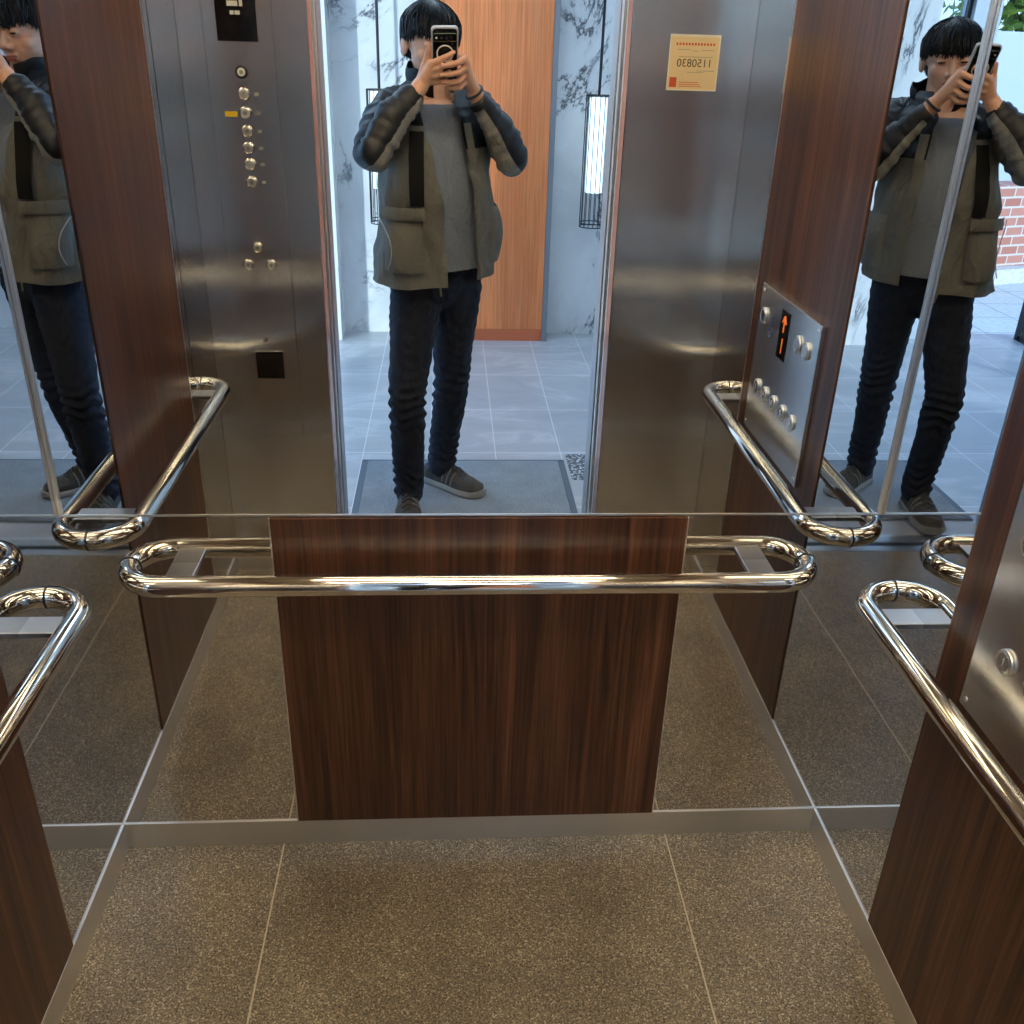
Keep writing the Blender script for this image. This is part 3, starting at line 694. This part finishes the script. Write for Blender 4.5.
# clothes -------------------------------------------------------------
def cloth(name, col, col2=None, rough=.75, sc=240, wrinkle=.55):
    m, nt, b = newmat(name, rough=rough, spec=.3); v = coords(nt)
    n1 = noise_(nt, v, sc, 2, .6); c = ramp(nt, n1, [(.3, col), (.7, col2 or col)])
    n4 = noise_(nt, coords(nt, (1, 1, .55), (.3, .5, 0)), 13, 3, .55, .9); n5 = math_(nt, 'ADD', n4, math_(nt, 'MULTIPLY', n1, .02))
    nt.links.new(c, b.inputs['Base Color']); bump(nt, b, n5, wrinkle, .03); return m
M['olive'] = cloth('olive_grey_shell', srgb(128, 126, 117), srgb(144, 142, 133), .62)
M['navy'] = newmat('navy_black_nylon', srgb(12, 14, 21), .5)[0]
M['shirt'] = cloth('grey_tshirt', srgb(104, 112, 124), srgb(118, 126, 138), .85)
M['jeans'] = cloth('black_denim', srgb(22, 25, 36), srgb(36, 41, 54), .8, 420)
M['webbing'] = newmat('black_webbing', srgb(12, 12, 14), .8)[0]
def tor(z):
    c0 = CB(z)
    a = crv(z, [(.80, .210), (.95, .204), (1.10, .192), (1.30, .182), (1.38, .160), (1.43, .112), (1.47, .070)])
    bf = crv(z, [(.80, .150), (1.05, .138), (1.25, .135), (1.38, .118), (1.43, .085), (1.47, .062)])
    bb = crv(z, [(.80, .125), (1.10, .118), (1.30, .125), (1.40, .110), (1.47, .060)])
    return c0.x, c0.y, a, bf, bb
def tpt(z, ph, off=0.0):
    cx_, cy_, a, bf, bb = tor(z); c_, s_ = math.cos(ph), math.sin(ph)
    p = 2.5; k = (abs(c_)**p+abs(s_)**p)**(-1/p)
    x, y = (a+off)*k*c_, ((bf if s_ > 0 else bb)+off)*k*s_
    return V((cx_+x*CT+y*ST, cy_-x*ST+y*CT, z))
def nph(ph): return V((math.cos(ph)*CT+math.sin(ph)*ST, -math.cos(ph)*ST+math.sin(ph)*CT, 0))
def phx(z, x):                                   # the front angle at which the shell passes x
    lo, hi = .55, 3.5
    for _ in range(30):
        mid = (lo+hi)/2
        if tpt(z, mid).x > x: lo = mid
        else: hi = mid
    return lo
def xL(z): return crv(z, [(.80, -.066), (1.10, -.078), (1.24, -.108), (1.33, -.136), (1.40, -.150), (1.47, -.150)])
def xR(z): return crv(z, [(.80, .022), (1.10, .008), (1.24, -.012), (1.35, -.030), (1.40, -.045), (1.47, -.055)])
def wr(p, amp=.006):
    q = V((p.x*7, p.y*7, p.z*3.2)); n1 = noise.noise(q); q2 = V((p.x*16+5+p.z*5, p.y*16, p.z*9)); n2 = noise.noise(q2)*1.5
    q3 = V((p.x*30, p.y*30, p.z*22+p.x*18)); return amp*(n1*1.3+n2*.9+.45*noise.noise(q3))
def hemz(ph): return .006*math.sin(ph*3)
bm = bmesh.new()
NZ, NP = 74, 120; g2 = []
for j in range(NZ+1):
    z = .862+(1.465-.862)*j/NZ; row = []
    pl, pr = phx(z, xL(z)), phx(z, xR(z))
    for i in range(NP+1):
        u = i/NP; ph = pl+(2*PI+pr-pl)*u
        edge = min(u, 1-u)*NP; lift = .012*math.exp(-(edge/5)**2)*(1 if z < 1.36 else .3)
        p = tpt(z, ph, .004+lift); nrm = nph(ph)
        p = p+nrm*wr(p, .012 if z < 1.32 else .005)
        if j < 4: p.z += .004*math.sin(ph*4)*(1-j/4)
        # left flap hangs a little lower, right flap curls back
        p.z -= .010*(1-j/NZ)*math.exp(-((u-.0)/.25)**2); p.z += .008*(1-j/NZ)*math.exp(-((1-u)/.2)**2)
        row.append(bm.verts.new(p))
    g2.append(row)
outer = []
for j in range(NZ):
    for i in range(NP):
        f = bm.faces.new((g2[j][i], g2[j][i+1], g2[j+1][i+1], g2[j+1][i])); c = f.calc_center_median()
        dd = c-CB(c.z); bx, by = dd.x*CT-dd.y*ST, dd.x*ST+dd.y*CT; front = by > .01
        navy = c.z > 1.335 or (front and bx > -.01 and c.z > 1.265) or (not front and c.z > 1.25)
        f.material_index = 1 if navy else 0; outer.append(f)
r = bmesh.ops.solidify(bm, geom=outer, thickness=.0045)
# sleeves
def sleeve(pts, rs, sgn, cuff):
    P_ = [V(p) for p in pts]; dense = []
    def cat(a, b_2, c_, d_, t_): return .5*((2*b_2)+(-a+c_)*t_+(2*a-5*b_2+4*c_-d_)*t_**2+(-a+3*b_2-3*c_+d_)*t_**3)
    Q = [P_[0]*2-P_[1]]+P_+[P_[-1]*2-P_[-2]]; R_ = [rs[0]]+list(rs)+[rs[-1]]
    for k in range(len(P_)-1):
        for q in range(14): t_ = q/14; dense.append((cat(Q[k], Q[k+1], Q[k+2], Q[k+3], t_), cat(R_[k], R_[k+1], R_[k+2], R_[k+3], t_)))
    dense.append((P_[-1], rs[-1])); n_ = len(dense); NS = 36; prev = None; u = None
    dn_ref = V((-sgn*.75, .1, -1)).normalized()
    for i, (p, r0) in enumerate(dense):
        d = (dense[min(i+1, n_-1)][0]-dense[max(i-1, 0)][0]).normalized()
        w_ = (dn_ref-d*dn_ref.dot(d)).normalized(); uu = d.cross(w_); rw = []
        for k in range(NS):
            a = 2*PI*k/NS; dr = w_*math.cos(a)+uu*math.sin(a); base = p+dr*r0; s = i/n_
            fold = .0035*math.sin(i*1.15+math.sin(a*2)*1.6+3*noise.noise(base*9))*math.exp(-((s-.52)/.30)**2)+.002*math.sin(i*1.9+a)
            rw.append(bm.verts.new(base+dr*(fold+wr(base, .007))))
        if prev:
            for k in range(NS):
                f = bm.faces.new((prev[k], prev[(k+1) % NS], rw[(k+1) % NS], rw[k])); a = 2*PI*(k+.5)/NS
                lim = (.36 if sgn < 0 else .46)*PI
                aa = a if a <= PI else 2*PI-a
                f.material_index = 0 if (aa < lim and i > n_*.30) else 1
        prev = rw
    cen = bm.verts.new(dense[-1][0]-(dense[-1][0]-dense[-2][0]))
    for k in range(NS): bm.faces.new((prev[k], prev[(k+1) % NS], cen)).material_index = 1
    # elastic cuff
    d = (dense[-1][0]-dense[-3][0]).normalized(); tube(bm, [dense[-1][0]-d*.012, dense[-1][0]+d*.006, dense[-1][0]+d*.012], [rs[-1]*.98, rs[-1]*.92, rs[-1]*.80], 24, True, 1)
sleeve([(-.19, -1.735, 1.372), SHL+V((-.012, .01, -.008)), (-.275, -1.615, 1.318), ELL+V((-.006, 0, -.004)), (-.235, -1.545, 1.345), WRL+V((-.022, .002, -.026))], [.066, .066, .062, .054, .052, .037], -1, 0)
sleeve([(-.02, -1.872, 1.372), SHR+V((.0, .01, -.008)), (.100, -1.81, 1.305), ELR+V((.004, 0, -.002)), (.092, -1.690, 1.325), WRR+V((.014, -.006, -.024))], [.070, .068, .062, .054, .050, .035], 1, 0)
jk = finish(bm, 'jacket', [M['olive'], M['navy']], per, angle=60)
# collar
bm = bmesh.new(); rows = []
for j in range(9):
    q = j/8; z = 1.415+.075*q; row = []
    for i in range(49):
        ph = math.radians(128)+math.radians(285)*i/48; rr_ = .078+.018*math.sin(q*PI*.8)+.016*q*math.exp(-(min(i, 48-i)/9)**2)
        sl = -.030*math.sin(ph)*(1-q*.4)
        nn = nph(ph); row.append(bm.verts.new(V((-.103+rr_*nn.x, -1.848+rr_*.95*nn.y, z+sl+.006*math.sin(ph*5)))))
    rows.append(row)
fs = [bm.faces.new((rows[j][i], rows[j][i+1], rows[j+1][i+1], rows[j+1][i])) for j in range(8) for i in range(48)]
bmesh.ops.solidify(bm, geom=fs, thickness=.007)
finish(bm, 'collar', M['navy'], jk, angle=80)
# pockets, strap, zip
def patch(name, z0, z1, xa, xb, off, mat, bulge=.0, th=.006, nz=14, nx=14, side=None):
    bm = bmesh.new(); rows = []
    for j in range(nz+1):
        z = z0+(z1-z0)*j/nz; row = []
        for i in range(nx+1):
            u = i/nx
            if side: ph = side[0]+(side[1]-side[0])*u
            else: ph = phx(z, xa(z)+(xb(z)-xa(z))*u)
            bl = bulge*math.sin(PI*min(1, max(0, u)))**.6*math.sin(PI*min(1, j/nz*.86+.1))**.6
            p = tpt(z, ph, off+bl); p = p+nph(ph)*wr(p, .006); row.append(bm.verts.new(p))
        rows.append(row)
    fs = [bm.faces.new((rows[j][i], rows[j][i+1], rows[j+1][i+1], rows[j+1][i])) for j in range(nz) for i in range(nx)]
    bmesh.ops.solidify(bm, geom=fs, thickness=th)
    return finish(bm, name, mat, jk, angle=50)
pk = patch('pocket', .905, 1.075, lambda z: -.258, lambda z: -.140, .010, M['olive'], .020)
pf = patch('pocket_flap', 1.062, 1.100, lambda z: -.262, lambda z: -.134, .026, M['olive'], .006)
pk2 = patch('pocket', .910, 1.085, None, None, .010, M['olive'], .020, side=(math.radians(14), math.radians(56)))
patch('chest_strap', 1.105, 1.318, lambda z: -.176, lambda z: -.135, .021, M['webbing'], .0, .005, 16, 4)
patch('zip_placket', .875, 1.34, lambda z: xR(z)+.004, lambda z: xR(z)+.026, .022, M['olive'], .0, .004, 30, 3)
bm = bmesh.new(); pts = [tpt(1.085-.17*q, phx(1.085-.17*q, -.268+.045*math.sin(q*PI*.75)), .034) for q in [k/14 for k in range(15)]]; tube(bm, pts, .0016, 6)
finish(bm, 'pocket_piping', newmat('pale_piping', srgb(176, 176, 170), .5)[0], pk)
bm = bmesh.new(); dc = tpt(.875, phx(.875, -.080), -.03); tube(bm, [dc, dc+V((.002, .01, -.03)), dc+V((.004, .008, -.055))], [.003, .0042, .0035], 8); finish(bm, 'drawcord', newmat('pale_cord', srgb(150, 148, 130), .6)[0], jk)
# t-shirt
bm = bmesh.new(); rows = []
for j in range(40):
    q = j/39; row = []
    for i in range(72):
        ph = 2*PI*i/72; z = .895+(1.340-.895)*min(1, q/.8); z2 = z
        p = tpt(z, ph, -.020)
        if q > .8: k = (q-.8)/.2; nb = V((-.103, -1.838, 1.404-.020*max(0, math.sin(ph))))+nph(ph)*.064; p = p.lerp(nb, k); p.z += .022*math.sin(k*PI)
        p += nph(ph)*wr(p, .005)
        row.append(bm.verts.new(p))
    rows.append(row)
for A, B in zip(rows, rows[1:]):
    for i in range(72): bm.faces.new((A[i], A[(i+1) % 72], B[(i+1) % 72], B[i]))
sh = finish(bm, 't_shirt', M['shirt'], per)
bm = bmesh.new(); pts = [rows_p for rows_p in [V((-.103, -1.838, 1.405-.020*max(0, math.sin(2*PI*i/40))))+nph(2*PI*i/40)*.063 for i in range(40)]]
tube(bm, pts, .0075, 10, False, 0, True); finish(bm, 'neckband', M['shirt'], sh)
# jeans
b_ = bmesh.new()
ellipsoid(b_, BW(0, -.01, .85), (.160, .104, .118), RB); tube(b_, [BW(0, -.005, .82), BW(0, -.005, .93)], [.1, .1], 32)
for h_, k_, a_ in ((HPL, KNL, ANL), (HPR, KNR, ANR)):
    chain(b_, [h_+V((0, 0, -.02)), h_.lerp(k_, .5), k_, k_.lerp(a_, .45), a_+V((0, .0, .03))], [.090, .077, .0635, .059, .051], 20)
    chain(b_, [a_+V((0, 0, .04)), a_+V((0, .004, -.005))], [.052, .053], 20)
jb = remesh(b_, .0055, 4)
for v_ in jb.verts:
    z = v_.co.z; n_ = v_.normal
    k = math.exp(-((z-.43)/.07)**2)+.9*math.exp(-((z-.14)/.06)**2)+.25
    v_.co += n_*(k*.0048*math.sin(z*150+9*noise.noise(V((v_.co.x*12, v_.co.y*12, z*4)))+v_.co.x*20)+.0035*noise.noise(v_.co*14))
finish(jb, 'jeans', M['jeans'], per, angle=180)
# shoes
M['shoe'] = cloth('dark_grey_knit', srgb(58, 54, 50), srgb(84, 78, 72), .8, 300); M['sole'] = newmat('pale_sole', srgb(150, 146, 138), .6)[0]
M['stripe'] = newmat('grey_stripe', srgb(120, 112, 104), .6)[0]
def shoe(heel, toe, z0=.008):
    heel, toe = V(heel), V(toe); d = (toe-heel); L = d.length; d.normalize(); n_ = V((-d.y, d.x, 0))
    def sec(s, up):
        w_ = crv(s, [(0, .018), (.08, .031), (.35, .037), (.70, .050), (.88, .045), (.97, .027), (1, .010)])
        h_ = crv(s, [(0, .074), (.12, .104), (.34, .112), (.50, .094), (.72, .066), (.90, .052), (1, .030)])
        return w_, h_
    bm = bmesh.new(); prev = None
    for i in range(33):
        s = i/32; w_, h_ = sec(s, 1); row = []
        for k in range(17):
            a = PI*k/16; ww = w_*(1 if math.sin(a) < .4 else 1-.42*(math.sin(a)-.4)*(1 if s < .6 else .6)); x = math.cos(a)*ww; z = .018+(h_-.018)*math.sin(a)**.72
            row.append(bm.verts.new(heel+d*(s*L)+n_*x+V((0, 0, z0+z))))
        if prev:
            for k in range(16): bm.faces.new((prev[k], row[k], row[k+1], prev[k+1]))
        else: bm.faces.new(row)
        prev = row
    bm.faces.new(prev[::-1]); bmesh.ops.recalc_face_normals(bm, faces=bm.faces)
    up = finish(bm, 'shoe', M['shoe'], per, angle=60)
    bm = bmesh.new(); layers = []
    for zz, gx in ((0, .94), (.006, 1.08), (.020, 1.07), (.026, .98)):
        ptsL = []
        for i in range(33):
            s = i/32; w_, h_ = sec(s, 1); ptsL.append((s, w_*gx+.001))
        loop = [heel+d*((s*1.02-.01)*L)+n_*w2+V((0, 0, z0+zz+.006*max(0, (s-.85)/.15)**2)) for s, w2 in ptsL]+[heel+d*((s*1.02-.01)*L)-n_*w2+V((0, 0, z0+zz+.006*max(0, (s-.85)/.15)**2)) for s, w2 in ptsL[::-1]]
        layers.append([bm.verts.new(p) for p in loop])
    for A, B in zip(layers, layers[1:]):
        for k in range(len(A)): bm.faces.new((A[k], A[(k+1) % len(A)], B[(k+1) % len(A)], B[k]))
    bm.faces.new(layers[0][::-1]); bm.faces.new(layers[-1]); bmesh.ops.recalc_face_normals(bm, faces=bm.faces); finish(bm, 'sole', M['sole'], up)
    bm = bmesh.new()
    for k in range(5):
        s = .42+k*.065; w_, h_ = sec(s, 1); c_ = heel+d*(s*L)+V((0, 0, z0+h_+.001))
        tube(bm, [c_-n_*.022+V((0, 0, -.010)), c_+V((0, 0, .0015)), c_+n_*.022+d*.012+V((0, 0, -.010))], .0026, 6)
    finish(bm, 'laces', M['dark'], up)
    bm = bmesh.new()
    for sg in (-1, 1):
        for k in range(3):
            s = .38+k*.085; pts = []
            for q in range(6):
                a = .10+.20*q; ss = s+.035*q/5; w_, h_ = sec(ss, 1); ww = w_*(1 if math.sin(a) < .4 else 1-.42*(math.sin(a)-.4)); pts.append(heel+d*(ss*L)+n_*(sg*(math.cos(a)*ww+.0006))+V((0, 0, z0+.018+(h_-.018)*math.sin(a)**.72)))
            tube(bm, pts, .0032, 6)
    finish(bm, 'stripes', M['stripe'], up)
shoe((-.212, -1.668, 0), (-.205, -1.392, 0)); shoe((-.150, -1.885, 0), (.068, -1.722, 0))
bm = bmesh.new(); ax = (WRR-ELR).normalized(); ring(bm, WRR+ax*.002, ax, .0275, .0045, 28); finish(bm, 'wristband', M['dark'], per)
#PERSON_END

# ------------------------------------------------------------------ light
sun = bpy.data.lights.new('sun', 'SUN'); sun.energy = 4.5; sun.angle = math.radians(2.5); sun.color = (.86, .95, 1)
so = bpy.data.objects.new('sun', sun); COL.objects.link(so)
d = V((.75, -1, 0)).normalized()*math.cos(math.radians(17)); d.z = -math.sin(math.radians(17))
so.rotation_euler = d.to_track_quat('-Z', 'Y').to_euler()
w = bpy.data.worlds.new('sky'); S.world = w; w.use_nodes = True; nt = w.node_tree
bg = nt.nodes['Background']; bg.inputs['Strength'].default_value = 3.2
tc = nt.nodes.new('ShaderNodeTexCoord'); sx = nt.nodes.new('ShaderNodeSeparateXYZ'); nt.links.new(tc.outputs['Generated'], sx.inputs[0])
cr = ramp(nt, sx.outputs[2], [(.0, (.50, .74, 1, 1)), (.5, (.26, .52, 1, 1))]); nt.links.new(cr, bg.inputs['Color'])

# ------------------------------------------------------------------ camera
f_, pit, yaw, rol = 941.4627, .4604, .0737, .0306
fw = V((math.sin(yaw)*math.cos(pit), math.cos(yaw)*math.cos(pit), -math.sin(pit)))
r_ = V((math.cos(yaw), -math.sin(yaw), 0)); u_ = r_.cross(fw)
r2 = r_*math.cos(rol)+u_*math.sin(rol); u2 = -r_*math.sin(rol)+u_*math.cos(rol)
cd = bpy.data.cameras.new('camera'); cam = bpy.data.objects.new('camera', cd); COL.objects.link(cam)
mw = Matrix((r2, u2, -fw)).transposed().to_4x4(); mw.translation = V((-.0583, -1.5381, 1.5653)); cam.matrix_world = mw
cd.sensor_width = 36; cd.lens = f_/1024*36; cd.clip_start = .01
S.camera = cam
S.cycles.max_bounces = 24; S.cycles.glossy_bounces = 20; S.cycles.diffuse_bounces = 4; S.cycles.transparent_max_bounces = 12
S.cycles.sample_clamp_indirect = 6; S.cycles.blur_glossy = .3
S.view_settings.view_transform = 'Standard'; S.view_settings.look = 'None'; S.view_settings.gamma = 1; S.view_settings.exposure = 0
